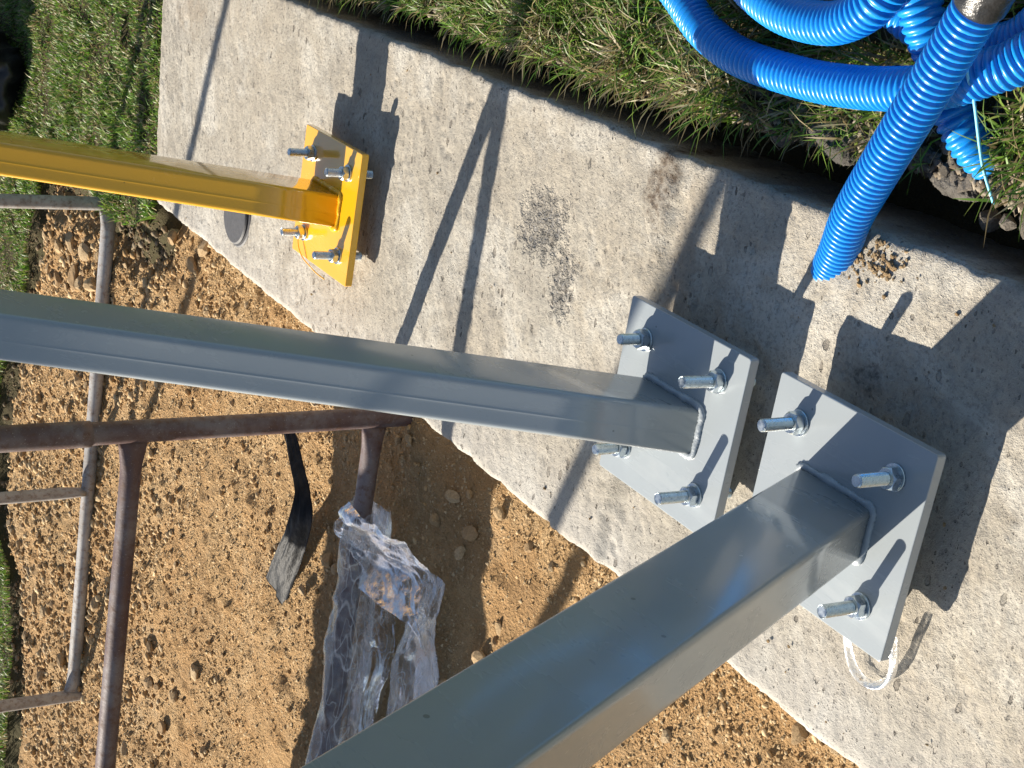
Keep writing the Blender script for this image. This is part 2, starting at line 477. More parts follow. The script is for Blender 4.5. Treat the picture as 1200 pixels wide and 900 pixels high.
def spline(pts, step):
    """Catmull-Rom through pts, resampled at equal steps"""
    p = np.asarray(pts, float)
    p = np.vstack([2 * p[0] - p[1], p, 2 * p[-1] - p[-2]])
    out = []
    for k in range(1, len(p) - 2):
        t = np.linspace(0, 1, 40, endpoint=False)[:, None]
        a, b, c, d = p[k - 1], p[k], p[k + 1], p[k + 2]
        out.append(0.5 * (2 * b + (c - a) * t + (2 * a - 5 * b + 4 * c - d) * t ** 2 + (3 * b - a - 3 * c + d) * t ** 3))
    out = np.vstack(out + [p[-2][None]])
    s = np.concatenate([[0], np.cumsum(np.linalg.norm(np.diff(out, axis=0), axis=1))])
    n = max(3, int(s[-1] / step))
    q = np.linspace(0, s[-1], n + 1)
    return np.stack([np.interp(q, s, out[:, i]) for i in range(3)], 1), q

def tube(path, radii, seg=16, caps=True, squash=None):
    P, T, A, B = frames(path)
    radii = np.broadcast_to(np.asarray(radii, float), (len(P),))
    an = np.linspace(0, 2 * np.pi, seg, endpoint=False)
    V = (P[:, None] + radii[:, None, None] * (np.cos(an)[None, :, None] * A[:, None] + np.sin(an)[None, :, None] * B[:, None])).reshape(-1, 3)
    F = []
    for i in range(len(P) - 1):
        for j in range(seg):
            F.append((i * seg + j, i * seg + (j + 1) % seg, (i + 1) * seg + (j + 1) % seg, (i + 1) * seg + j))
    if caps:
        F.append(tuple(reversed(range(seg)))); F.append(tuple((len(P) - 1) * seg + j for j in range(seg)))
    return V, F

# ================================================================= SETTING
SZ = -0.083                                      # level of the dug-out sand
LZ = -0.025                                      # level of the lawn soil

# wide ground reaching the horizon, with an opening where the detailed ground lies
def make_ground():
    xs = [-300, -0.8, 6.6, 300]; ys = [-300, -1.6, 4.3, 300]
    V = [(x, y, LZ - 0.02) for x in xs for y in ys]
    F = [(i * 4 + j, (i + 1) * 4 + j, (i + 1) * 4 + j + 1, i * 4 + j + 1) for i in range(3) for j in range(3) if not (i == 1 and j == 1)]
    tag(mesh_obj('ground', V, F, M['far_turf'], smooth=False), kind='structure')
make_ground()

# lawn soil beside the strip, falling into the open trench along the concrete
def trench_edge(x):
    return 0.255 + 0.011 * fbm(x, x * 0, 5.0, 4, 31) - 0.020 * np.clip((1.75 - x) / 0.5, 0, 1)
X, Y, q = grid(-0.8, 3.60, -1.6, 0.312, 0.0115)
zz = LZ + 0.012 * fbm(X, Y, 6, 5, 11)
zz += np.where((X < 1.5) & (Y > 0.1), 0.006 * fbm(X, Y, 45, 3, 15), 0)
k = np.clip((Y - trench_edge(X)) / 0.028, 0, 1)
zz = zz * (1 - k) + (-0.17) * k
tag(fast_mesh('lawn', np.stack([X, Y, zz], -1).reshape(-1, 3), q, None, M['turf_soil'], True), kind='structure')
# lawn beyond the end of the strip and beyond the sand
def pit(x, y):
    ex = np.interp(y, [1.0, 1.35, 1.55, 1.9, 2.2, 2.5, 2.65, 3.0, 4.0], [4.80, 4.76, 4.80, 5.04, 5.12, 5.06, 4.82, 4.72, 4.70]) + 0.035 * fbm(y, y * 0 + 3, 4, 4, 41)
    ey = np.interp(x, [3.5, 3.62, 3.75, 4.2], [0.90, 0.96, 1.04, 1.06]) + 0.03 * fbm(x, x * 0 + 7, 3.0, 4, 42) + 0.05 * np.clip(x - 4.2, 0, 1)
    return np.minimum((ex - x), (y - ey))           # > 0 inside the sand pit
def bank_height(x, y):
    z = LZ + 0.012 * fbm(x, y, 6, 5, 12)
    k = np.clip((pit(x, y) + 0.02 + 0.03 * fbm(x, y, 9, 3, 43)) / 0.42, 0, 1) ** 0.8
    k = np.maximum(k, np.clip((3.60 - x) / 0.03, 0, 1))
    return z * (1 - k) + (-0.20) * k + 0.006 * fbm(x, y, 40, 3, 44) * np.clip(pit(x, y) / 0.03 + 1, 0, 1)
X, Y, q = grid(3.545, 6.6, -1.6, 4.3, 0.016)
zz = bank_height(X, Y)
lawn2 = fast_mesh('lawn', np.stack([X, Y, zz], -1).reshape(-1, 3), q, None, M['turf_soil'], True)
tag(lawn2, kind='structure')

# sand and subsoil pit
def sand_height(x, y):
    z = SZ + 0.018 * fbm(x, y, 1.3, 3, 51) + 0.0055 * fbm(x, y, 13, 4, 52, 0.6)
    z = z + 0.010 * np.clip(fbm(x, y, 42, 3, 56, 0.6) - 0.15, 0, 1) * np.clip((x - 1.5) / 1.5, 0.35, 1)
    z = z - 0.010 * np.clip(0.97 - y, 0, 0.06) / 0.06 + 0.035 * np.clip((x - 3.0) / 1.6, 0, 1) ** 2
    return z - 0.10 * np.clip((0.17 - pit(x, y)) / 0.20, 0, 1) * np.clip((x - 3.56) / 0.08, 0, 1)
X, Y, q = grid(-0.8, 5.20, 0.90, 3.55, 0.009)
sand = fast_mesh('sand', np.stack([X, Y, sand_height(X, Y)], -1).reshape(-1, 3), q, None, M['sand'], True)
tag(sand, kind='structure')
X, Y, q = grid(-0.8, 5.20, 3.55, 4.31, 0.03)
tag(fast_mesh('sand', np.stack([X, Y, sand_height(X, Y)], -1).reshape(-1, 3), q, None, M['sand'], True), kind='structure')

# concrete strip footing: pitted top, chipped arrises, a shallow joint where two pours meet
def make_strip():
    st = 0.0042
    x0, x1, y0, y1 = -0.8, 3.60, 0.306, 0.920
    X, Y, q = grid(x0, x1, y0, y1, st)
    Xo, Yo = X.copy(), Y.copy()
    # skewed far end, wavering sides
    X = np.where(Xo > 3.2, Xo + (Xo - 3.2) / 0.4 * (0.03 - 0.11 * (Yo - 0.306) / 0.614), Xo)
    X = X + np.clip((Xo - 3.5) / 0.1, 0, 1) * 0.006 * fbm(Yo, Yo * 0 + 1, 12, 4, 61)
    Y = Y + np.clip((0.36 - Yo) / 0.054, 0, 1) * 0.0022 * fbm(Xo, Xo * 0, 30, 4, 62) + np.clip((Yo - 0.866) / 0.054, 0, 1) * 0.0024 * fbm(Xo, Xo * 0, 16, 5, 63)
    z = 0.0028 * fbm(Xo, Yo, 3.0, 3, 64) + 0.0011 * fbm(Xo * 2.2, Yo, 45, 3, 65)
    # joint: the nearer pour lies a little lower, with a ragged shallow ramp
    jx = 1.512 + 0.012 * fbm(Yo, Yo * 0, 9, 4, 66)
    t = np.clip((jx - Xo) / 0.022, 0, 1)
    z -= 0.0085 * t * t * (3 - 2 * t)
    z -= 0.004 * np.exp(-((Xo - jx + 0.035) / 0.012) ** 2) * np.clip(0.5 + fbm(Xo, Yo, 30, 3, 67), 0, 1)
    # scattered pits, drawn out across the strip
    n = 2600
    px = rng.uniform(0.7, 3.6, n); py = rng.uniform(0.31, 0.92, n)
    keep = fbm(px, py, 4.0, 3, 68) + rng.uniform(-0.4, 0.4, n) > 0.12
    px, py = px[keep], py[keep]
    nx, ny = X.shape
    for a, b in zip(px, py):
        r = rng.uniform(0.002, 0.0045); ry = r * rng.uniform(1.0, 2.2); d = rng.uniform(0.001, 0.003)
        i = int((a - x0) / st); j = int((b - y0) / st)
        i0, i1, j0, j1 = max(0, i - 4), min(nx, i + 5), max(0, j - 5), min(ny, j + 6)
        e = ((Xo[i0:i1, j0:j1] - a) / r) ** 2 + ((Yo[i0:i1, j0:j1] - b) / ry) ** 2
        z[i0:i1, j0:j1] -= d * np.exp(-e)
    # exposed rough patch
    pm = np.exp(-(((Xo - 1.79) / 0.06) ** 2 + ((Yo - 0.485) / 0.05) ** 2)) + np.exp(-(((Xo - 1.715) / 0.03) ** 2 + ((Yo - 0.56) / 0.05) ** 2))
    z += pm * 0.0035 * fbm(Xo, Yo, 110, 3, 69)
    # rounded, chipped arrises
    chip = 0.004 + 0.004 * np.clip(fbm(Xo, Yo, 25, 4, 70), 0, 1)
    dy0 = np.clip(1 - (Yo - y0) / 0.010, 0, 1); dy1 = np.clip(1 - (y1 - Yo) / 0.014, 0, 1); dx1 = np.clip(1 - (x1 - Xo) / 0.012, 0, 1)
    z -= chip * (dy0 ** 2 + 1.2 * dy1 ** 2 + dx1 ** 2)
    V = np.stack([X, Y, z], -1).reshape(-1, 3)
    idx = np.arange(nx * ny).reshape(nx, ny)
    ring = np.concatenate([idx[:, 0], idx[-1, 1:], idx[-2::-1, -1], idx[0, -2:0:-1]])
    B = V[ring].copy(); extra = []; qs = [q]
    prev = ring
    base = len(V)
    for lev in (-0.02, -0.06, -0.10, -0.15, -0.30):
        L = B.copy(); L[:, 2] = lev
        L[:, 1] += 0.002 * fbm(B[:, 0], B[:, 2] + lev * 3, 30, 3, 71)
        cur = base + np.arange(len(ring)); base += len(ring)
        extra.append(L)
        qs.append(np.stack([prev, cur, np.roll(cur, -1), np.roll(prev, -1)], -1))
        prev = cur
    return tag(fast_mesh('concrete_strip', np.vstack([V] + extra), np.vstack(qs), None, M['concrete'], True), kind='structure')
strip = make_strip()

# ---------------------------------------------------------------- stones (parts of the sand), then gravel
def stone_mesh(seed, flat):
    r = np.random.default_rng(seed)
    bm = bmesh.new()
    bmesh.ops.create_icosphere(bm, subdivisions=2, radius=1.0)
    dirs = r.normal(size=(11, 3)); dirs /= np.linalg.norm(dirs, axis=1)[:, None]
    cut = r.uniform(0.5, 0.85, 11)
    for v in bm.verts:
        p = np.array(v.co)
        for d, c in zip(dirs, cut):
            h = p @ d
            if h > c:
                p = p - d * (h - c)
        v.co = Vector(p * np.array([1, r.uniform(.98, 1.02), flat]))
    me = bpy.data.meshes.new('stone')
    bm.to_mesh(me); bm.free()
    me.materials.append(M['stone'])
    return me
STONES = [stone_mesh(s, f) for s, f in zip(range(100, 110), (0.5, 0.6, 0.45, 0.7, 0.55, 0.65, 0.5, 0.75, 0.4, 0.6))]

def put_stone(x, y, r, parent, z=None, sink=0.35, material=None, aspect=None):
    me = random.choice(STONES)
    o = bpy.data.objects.new('stone', me)
    COL.objects.link(o)
    o.parent = parent
    if z is None:
        z = float(sand_height(np.array([x]), np.array([y]))[0])
    o.location = (x, y, z + r * 0.5 * (1 - 2 * sink) + r * 0.12)
    o.rotation_euler = (random.uniform(-0.35, 0.35), random.uniform(-0.35, 0.35), random.uniform(0, 6.28))
    s = aspect or random.uniform(0.6, 0.95)
    o.scale = (r, r * s, r * random.uniform(0.8, 1.1))
    if material:
        o.material_slots[0].link = 'OBJECT'
        o.material_slots[0].material = material
    return o

big = [(3.43, 2.294, .026), (3.023, 2.255, .022), (3.569, 2.206, .016), (1.958, 1.407, .020), (1.142, 0.997, .020), (2.03, 1.06, .022), (1.96, 1.10, .026),
       (2.08, 1.13, .018), (1.88, 1.02, .016), (2.20, 1.02, .018), (1.86, 1.30, .022), (1.83, 1.22, .018), (2.48, 1.42, .024), (2.66, 1.12, .022), (2.90, 1.10, .024),
       (4.35, 1.27, .040), (4.22, 1.26, .036), (4.28, 1.36, .048), (4.10, 1.33, .036), (4.45, 1.42, .034), (3.36, 0.99, .040), (3.43, 1.06, .030), (3.55, 1.02, .032), (3.70, 1.08, .034)]
for x, y, r in big:
    put_stone(x, y, r, sand, aspect=0.8)
cnt = 0
while cnt < 270:
    if cnt < 190:
        x = random.uniform(3.05, 4.95); y = random.uniform(1.05, 2.9)
        if random.random() > 0.35 + 0.65 * min(1, max(0, (x - 3.1) / 0.9)):
            continue
        r = random.uniform(0.012, 0.030) * (0.7 + 0.5 * random.random() ** 2)
    else:
        x = random.uniform(1.0, 3.4); y = random.uniform(0.94, 2.4)
        r = random.uniform(0.007, 0.017)
    if y < 0.945 or (x > 3.5 and float(pit(np.array([x]), np.array([y]))[0]) < 0.10):
        continue
    put_stone(x, y, r, sand, sink=random.uniform(0.25, 0.55))
    cnt += 1

def make_gravel():
    t = (1 + 5 ** 0.5) / 2
    ico = np.array([(-1, t, 0), (1, t, 0), (-1, -t, 0), (1, -t, 0), (0, -1, t), (0, 1, t), (0, -1, -t), (0, 1, -t), (t, 0, -1), (t, 0, 1), (-t, 0, -1), (-t, 0, 1)], float)
    ico /= np.linalg.norm(ico[0])
    tri = np.array([(0, 11, 5), (0, 5, 1), (0, 1, 7), (0, 7, 10), (0, 10, 11), (1, 5, 9), (5, 11, 4), (11, 10, 2), (10, 7, 6), (7, 1, 8), (3, 9, 4), (3, 4, 2), (3, 2, 6), (3, 6, 8), (3, 8, 9), (4, 9, 5), (2, 4, 11), (6, 2, 10), (8, 6, 7), (9, 8, 1)])
    n = 32000
    x = np.concatenate([rng.uniform(3.0, 5.1, 15000), rng.uniform(0.85, 3.4, n - 15000)])
    y = np.concatenate([rng.uniform(1.0, 3.2, 15000), 0.925 + rng.uniform(0, 1, n - 15000) ** 1.3 * 1.7])
    dens = fbm(x, y, 3.0, 3, 81) + rng.uniform(-0.8, 0.8, n) + 0.5 * np.clip(x - 3, 0, 1)
    ok = (dens + 0.5 * fbm(x, y, 1.6, 2, 85) > np.where(x > 3.3, -0.1, 0.45)) & ((x < 3.55) | (pit(x, y) > 0.0))
    x, y = x[ok], y[ok]; n = len(x)
    s = 0.0018 + 0.0085 * rng.uniform(0, 1, n) ** 3.2 * (0.6 + 0.7 * np.clip((x - 2.4) / 1.4, 0, 1))
    s = s + 0.0012 * np.clip(x - 2.5, 0, 2)
    sc = s[:, None] * rng.uniform(0.55, 1.25, (n, 3)); sc[:, 2] *= 0.75
    jit = rng.uniform(0.72, 1.2, (n, 12, 1))
    P = ico[None] * jit * sc[:, None]
    a = rng.uniform(0, 2 * np.pi, n); ca, sa = np.cos(a), np.sin(a)
    Q = np.stack([P[..., 0] * ca[:, None] - P[..., 1] * sa[:, None], P[..., 0] * sa[:, None] + P[..., 1] * ca[:, None], P[..., 2]], -1)
    zs_, zb_ = sand_height(x, y), np.where(x > 3.56, bank_height(x, y), -1.0)
    z = np.maximum(zs_, zb_) + s * 0.25
    Q += np.stack([x, y, z], -1)[:, None]
    T = (tri[None] + (np.arange(n) * 12)[:, None, None]).reshape(-1, 3)
    base = np.array([(0.43, 0.28, 0.135), (0.48, 0.335, 0.18), (0.37, 0.235, 0.11), (0.53, 0.40, 0.235)])[rng.integers(0, 4, n)] * rng.uniform(0.75, 1.1, (n, 1))
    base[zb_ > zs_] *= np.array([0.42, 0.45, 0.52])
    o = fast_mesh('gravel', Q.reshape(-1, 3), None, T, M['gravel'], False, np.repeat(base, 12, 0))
    o.parent = sand
    tag(o, kind='stuff')
make_gravel()

def make_crumbs():
    n = 7000
    o8 = np.array([(1, 0, 0), (0, 1, 0), (-1, 0, 0), (0, -1, 0), (0, 0, 1), (0, 0, -1)], float)
    t8 = np.array([(0, 1, 4), (1, 2, 4), (2, 3, 4), (3, 0, 4), (1, 0, 5), (2, 1, 5), (3, 2, 5), (0, 3, 5)])
    x = 0.75 + rng.uniform(0, 1, n) ** 1.4 * 2.3; e = trench_edge(x)
    y = e + 0.012 - np.abs(rng.normal(0, 0.03, n))
    z = LZ + 0.012 * fbm(x, y, 6, 5, 11)
    k = np.clip((y - e) / 0.028, 0, 1); z = z * (1 - k) + (-0.17) * k
    s_ = 0.0018 + 0.0065 * rng.uniform(0, 1, n) ** 2.5
    P = o8[None] * rng.uniform(0.6, 1.4, (n, 6, 1)) * s_[:, None, None]
    P += rng.normal(0, 1, (n, 6, 3)) * s_[:, None, None] * 0.25
    P += np.stack([x, y, z + s_ * 0.3], -1)[:, None]
    T = (t8[None] + (np.arange(n) * 6)[:, None, None]).reshape(-1, 3)
    base = np.array([(0.16, 0.13, 0.095), (0.24, 0.20, 0.15), (0.11, 0.085, 0.06), (0.32, 0.275, 0.21)])[rng.integers(0, 4, n)] * rng.uniform(0.7, 1.1, (n, 1))
    o = fast_mesh('soil_crumbs', P.reshape(-1, 3), None, T, M['gravel'], False, np.repeat(base, 6, 0))
    o.parent = bpy.data.objects['lawn']
    tag(o, kind='stuff')
make_crumbs()

def make_grit():
    o8 = np.array([(1, 0, 0), (0, 1, 0), (-1, 0, 0), (0, -1, 0), (0, 0, 1), (0, 0, -1)], float)
    t8 = np.array([(0, 1, 4), (1, 2, 4), (2, 3, 4), (3, 0, 4)])
    n = 170000
    x = np.concatenate([rng.uniform(0.85, 3.3, 110000), rng.uniform(3.2, 5.1, 60000)])
    y = np.concatenate([0.925 + rng.uniform(0, 1, 110000) ** 1.2 * 1.75, rng.uniform(1.0, 3.3, 60000)])
    ok = ((x < 3.55) | (pit(x, y) > 0.0)) & (1.1 * fbm(x, y, 2.6, 4, 83) + rng.uniform(-0.7, 0.7, n) > np.where(x > 3.2, -0.35, 0.05))
    x, y = x[ok], y[ok]; n = len(x)
    s_ = 0.0010 + 0.0024 * rng.uniform(0, 1, n) ** 2.5 + 0.0006 * np.clip(x - 2.8, 0, 1)
    P = o8[None] * rng.uniform(0.6, 1.5, (n, 6, 1)) * s_[:, None, None]
    a = rng.uniform(0, 2 * np.pi, n); ca, sa = np.cos(a)[:, None], np.sin(a)[:, None]
    Q = np.stack([P[..., 0] * ca - P[..., 1] * sa, P[..., 0] * sa + P[..., 1] * ca, P[..., 2]], -1)
    Q[:, :, :2] += rng.normal(0, 1, (n, 6, 2)) * s_[:, None, None] * 0.35
    zs_, zb_ = sand_height(x, y), np.where(x > 3.56, bank_height(x, y), -1.0)
    Q += np.stack([x, y, np.maximum(zs_, zb_) + s_ * 0.15], -1)[:, None]
    T = (t8[None] + (np.arange(n) * 6)[:, None, None]).reshape(-1, 3)
    base = np.array([(0.45, 0.295, 0.145), (0.50, 0.345, 0.18), (0.41, 0.26, 0.12), (0.55, 0.41, 0.24)])[rng.integers(0, 4, n)] * rng.uniform(0.75, 1.1, (n, 1))
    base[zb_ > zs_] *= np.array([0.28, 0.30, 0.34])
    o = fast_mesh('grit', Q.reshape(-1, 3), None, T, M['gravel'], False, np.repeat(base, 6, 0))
    o.parent = sand
    tag(o, kind='stuff')
make_grit()

# ---------------------------------------------------------------- hoses (paths first: the grass keeps clear of them)
HR = 0.0242
PATHS = {
    'riser': [(1.238, 0.400, -0.045), (1.184, 0.342, 0.000), (1.143, 0.288, 0.035), (1.078, 0.208, 0.075), (1.021, 0.132, 0.105), (0.969, 0.056, 0.130), (0.940, 0.014, 0.145), (0.90, -0.05, 0.17)],
    'sweep': [(1.80, -0.14, 0.03), (1.71, -0.02, 0.03), (1.618, 0.058, 0.03), (1.525, 0.111, 0.03), (1.465, 0.142, 0.03), (1.388, 0.160, 0.03), (1.272, 0.162, 0.033), (1.179, 0.154, 0.045), (1.096, 0.140, 0.055), (1.040, 0.125, 0.055), (0.996, 0.102, 0.05), (0.964, 0.082, 0.045), (0.90, 0.02, 0.04), (0.86, -0.10, 0.04), (0.90, -0.26, 0.03)],
    'loop': [(1.50, -0.10, 0.04), (1.46, 0.00, 0.04), (1.397, 0.063, 0.05), (1.338, 0.085, 0.06), (1.271, 0.095, 0.07), (1.198, 0.091, 0.08), (1.145, 0.071, 0.09), (1.116, 0.044, 0.095), (1.10, 0.00, 0.09), (1.10, -0.10, 0.05), (1.14, -0.2, 0.03)],
    'buried': [(1.19, -0.12, 0.04), (1.139, 0.005, 0.052), (1.112, 0.049, 0.05), (1.098, 0.086, 0.035), (1.088, 0.121, 0.005), (1.066, 0.157, 0.003), (1.041, 0.190, -0.018), (1.026, 0.206, -0.055), (1.015, 0.213, -0.11)],
    'under': [(1.30, 0.00, 0.02), (1.20, 0.052, 0.015), (1.143, 0.078, 0.005), (1.075, 0.086, 0.000), (1.015, 0.074, 0.005), (0.980, 0.046, 0.01), (0.945, 0.004, 0.02), (0.92, -0.08, 0.03)],
}
hose_pts = np.vstack([spline(p, 0.01)[0] for k, p in PATHS.items()])

# ---------------------------------------------------------------- grass
def blades(name, x, y, z, h, width, lean, straw, parent=None, bend_y=None):
    n = len(x)
    a = rng.uniform(0, 2 * np.pi, n)
    L = h * rng.uniform(0.55, 1.25, n)
    ln = lean * rng.uniform(0.4, 1.5, n)
    d = np.stack([np.cos(a), np.sin(a), np.zeros(n)], 1)
    if bend_y is not None:
        d[:, 1] += bend_y; d /= np.linalg.norm(d, axis=1)[:, None]
    sa = a + np.pi / 2 + rng.uniform(-0.7, 0.7, n)
    s = np.stack([np.cos(sa), np.sin(sa), rng.uniform(-.25, .25, n)], 1)
    w = width * rng.uniform(0.6, 1.35, n)
    base = np.stack([x, y, z], 1)
    up = np.array([0, 0, 1.0])
    ts = np.array([0.0, 0.38, 0.72, 1.0]); ws = np.array([0.8, 1.0, 0.7])
    pts = []
    for t in ts:
        hor = ln * t ** 1.7 * L
        ver = L * (t - 0.45 * ln * t ** 2.2)
        pts.append(base + d * hor[:, None] + up * ver[:, None])
    V = np.empty((n, 7, 3))
    for i in range(3):
        V[:, 2 * i] = pts[i] - s * (w * ws[i] / 2)[:, None]
        V[:, 2 * i + 1] = pts[i] + s * (w * ws[i] / 2)[:, None]
    V[:, 6] = pts[3]
    off = (np.arange(n) * 7)[:, None]
    Q = np.concatenate([np.array([[0, 1, 3, 2]]) + off, np.array([[2, 3, 5, 4]]) + off])
    T = np.array([[4, 5, 6]]) + off
    pal = np.array([(0.100, 0.220, 0.024), (0.150, 0.290, 0.034), (0.210, 0.325, 0.050), (0.080, 0.175, 0.026), (0.250, 0.315, 0.065)])
    dry = np.array([(0.34, 0.27, 0.13), (0.42, 0.37, 0.22), (0.22, 0.17, 0.08)])
    c = pal[rng.integers(0, 5, n)] * rng.uniform(0.62, 1.15, (n, 1))
    isdry = rng.uniform(0, 1, n) < straw
    c[isdry] = dry[rng.integers(0, 3, isdry.sum())] * rng.uniform(0.7, 1.15, (isdry.sum(), 1))
    o = fast_mesh(name, V.reshape(-1, 3), Q, T, M['grass'], True, np.repeat(c, 7, 0))
    tag(o, kind='stuff')
    return o

def clear_of_hoses(x, y, r=0.019):
    ok = np.ones(len(x), bool)
    near = (x < 1.9) & (y > -0.3)
    idx = np.where(near)[0]
    for ch in np.array_split(idx, max(1, len(idx) // 3000)):
        d = np.hypot(x[ch][:, None] - hose_pts[None, :, 0], y[ch][:, None] - hose_pts[None, :, 1]).min(1)
        ok[ch] = d > r
    return ok

def lawn_beside_strip():
    n = 46000
    x = np.concatenate([rng.uniform(0.75, 3.60, n), rng.uniform(-0.5, 3.6, 14000)])
    y = np.concatenate([0.285 - rng.uniform(0, 1, n) ** 1.25 * 0.42, rng.uniform(-1.4, -0.1, 14000)])
    e = trench_edge(x)
    bare = np.clip((1.45 - x) / 0.35, 0, 1) * np.clip((y - 0.155) / 0.07, 0, 1)      # stony bank close to the conduit
    bare = np.maximum(bare, np.clip(fbm(x, y, 7, 3, 93) * 0.9 - 0.2, 0, 0.8))
    ok = (y < e + 0.003) & (rng.uniform(0, 1, len(x)) > bare * 0.93) & clear_of_hoses(x, y)
    x, y, e = x[ok], y[ok], e[ok]
    z = LZ + 0.012 * fbm(x, y, 6, 5, 11) - 0.004
    clump = 0.5 + 0.5 * np.clip(fbm(x, y, 11, 3, 92), -1, 1)
    h = 0.034 + 0.036 * clump
    by = np.where(y > e - 0.05, 0.55, 0.0)
    straw = 0.27 + 0.40 * np.clip(fbm(x, y, 5, 3, 94), 0, 1)
    tag(blades('grass', x, y, z, h, 0.0027, 0.75, straw, None, by), 'long mixed green and straw grass along the trench beside the concrete', 'grass')
lawn_beside_strip()

def lawn_beyond():
    def area(n, x0, x1, y0, y1):
        x = rng.uniform(x0, x1, n); y = rng.uniform(y0, y1, n)
        p = pit(x, y)
        ok = (p < 0.015) & (x > 3.625 - 0.11 * (y - 0.306)) & ~((np.abs(x - 4.62) < 0.07) & (np.abs(y - 0.33) < 0.10))
        return x[ok], y[ok]
    a = area(52000, 3.57, 5.5, 0.05, 1.25)
    b = area(42000, 4.60, 5.6, 1.1, 3.6)
    c = area(9000, 3.6, 6.5, -1.5, 0.1)
    x = np.concatenate([a[0], b[0], c[0]]); y = np.concatenate([a[1], b[1], c[1]])
    z = LZ + 0.012 * fbm(x, y, 6, 5, 12) - 0.004
    h = 0.030 + 0.022 * np.clip(fbm(x, y, 8, 3, 95), -0.8, 1)
    straw = 0.22 + 0.25 * np.clip(fbm(x, y, 4, 3, 96), 0, 1)
    tag(blades('grass', x, y, z, h, 0.0038, 0.7, straw), 'short green turf beyond the end of the concrete strip', 'grass')
lawn_beyond()

# ================================================================= THINGS
def round_rect(a, b, r, seg=5):
    pts = []
    for cx, cy, s in ((a / 2 - r, b / 2 - r, 0), (-a / 2 + r, b / 2 - r, 1), (-a / 2 + r, -b / 2 + r, 2), (a / 2 - r, -b / 2 + r, 3)):
        for i in range(seg + 1):
            t = math.pi / 2 * (s + i / seg)
            pts.append((cx + r * math.cos(t), cy + r * math.sin(t)))
    return pts

def make_tube(name, c, d, a, b, r, z0, z1, material, parent, seam=0.0002):
    sec = round_rect(a, b, r, 6)
    k2 = 14                                          # end of the corner before the -X face: add the rolled seam and slight hollows there
    yy = np.linspace(b / 2 - r, -b / 2 + r, 15)[1:-1]
    face = [(-a / 2 + 0.0004 * math.cos(math.pi * t / (b / 2 - r) / 2) - seam * math.exp(-((t - 0.004) / 0.0011) ** 2), t) for t in sorted(set(list(yy) + [0.0025, 0.003, 0.0035, 0.004, 0.0045, 0.005, 0.0055]), reverse=True)]
    sec = sec[:k2] + face + sec[k2:]
    n = len(sec); V = []; F = []
    zs = np.linspace(z0, z1, 12)
    for z in zs:
        V += [(x + d[0] * (z - z0), y + d[1] * (z - z0), z - c[2]) for x, y in sec]
    for i in range(len(zs) - 1):
        F += [(i * n + j, i * n + (j + 1) % n, (i + 1) * n + (j + 1) % n, (i + 1) * n + j) for j in range(n)]
    F += [tuple(reversed(range(n))), tuple((len(zs) - 1) * n + j for j in range(n))]
    o = mesh_obj(name, V, F, material, parent, True)
    for p in o.data.polygons:
        if len(p.vertices) > 4:
            p.use_smooth = False
    return o

def make_plate(a, t, material, parent):
    bm = bmesh.new()
    bmesh.ops.create_cube(bm, size=1)
    for v in bm.verts:
        v.co = Vector((v.co.x * a, v.co.y * a, v.co.z * t - t / 2))
    vert_edges = [e for e in bm.edges if abs(e.verts[0].co.z - e.verts[1].co.z) > t * 0.5]
    bmesh.ops.bevel(bm, geom=vert_edges, offset=0.004, segments=3, affect='EDGES', profile=0.5)
    bmesh.ops.bevel(bm, geom=[e for e in bm.edges if abs(e.verts[0].co.z - e.verts[1].co.z) < 1e-5], offset=0.0012, segments=2, affect='EDGES', profile=0.5)
    return bm_obj('base_plate', bm, material, parent)

def make_weld(a, b, seed, material, parent, d):
    sec = round_rect(a + 0.004, b + 0.004, 0.009, 6)
    pts = np.array([(x, y, 0.002) for x, y in sec] + [(sec[0][0], sec[0][1], 0.002)])
    s = np.concatenate([[0], np.cumsum(np.linalg.norm(np.diff(pts, axis=0), axis=1))])
    n = 150
    qs = np.linspace(0, s[-1], n, endpoint=False)
    P = np.stack([np.interp(qs, s, pts[:, i]) for i in range(3)], 1)
    P[:, 2] += 0.0012 * vnoise(qs, qs * 0 + 4, 90, seed + 5) - 0.0008
    rr = 0.0042 * (1 + 0.16 * np.sin(qs / 0.0024 * 2 * np.pi / 2.2)) * (1 + 0.30 * vnoise(qs, qs * 0, 70, seed) + 0.15 * vnoise(qs, qs * 0, 200, seed + 3))
    T = np.roll(P, -1, 0) - np.roll(P, 1, 0); T /= np.linalg.norm(T, axis=1)[:, None]
    out = np.stack([T[:, 1], -T[:, 0], np.zeros(n)], 1)
    seg = 10; an = np.linspace(0, 2 * np.pi, seg, endpoint=False)
    V = (P[:, None] + rr[:, None, None] * (1.25 * np.cos(an)[None, :, None] * out[:, None] + 0.85 * np.sin(an)[None, :, None] * np.array([0, 0, 1.0]))).reshape(-1, 3)
    F = [(i * seg + j, i * seg + (j + 1) % seg, ((i + 1) % n) * seg + (j + 1) % seg, ((i + 1) % n) * seg + j) for i in range(n) for j in range(seg)]
    return mesh_obj('weld', V, F, material, parent)

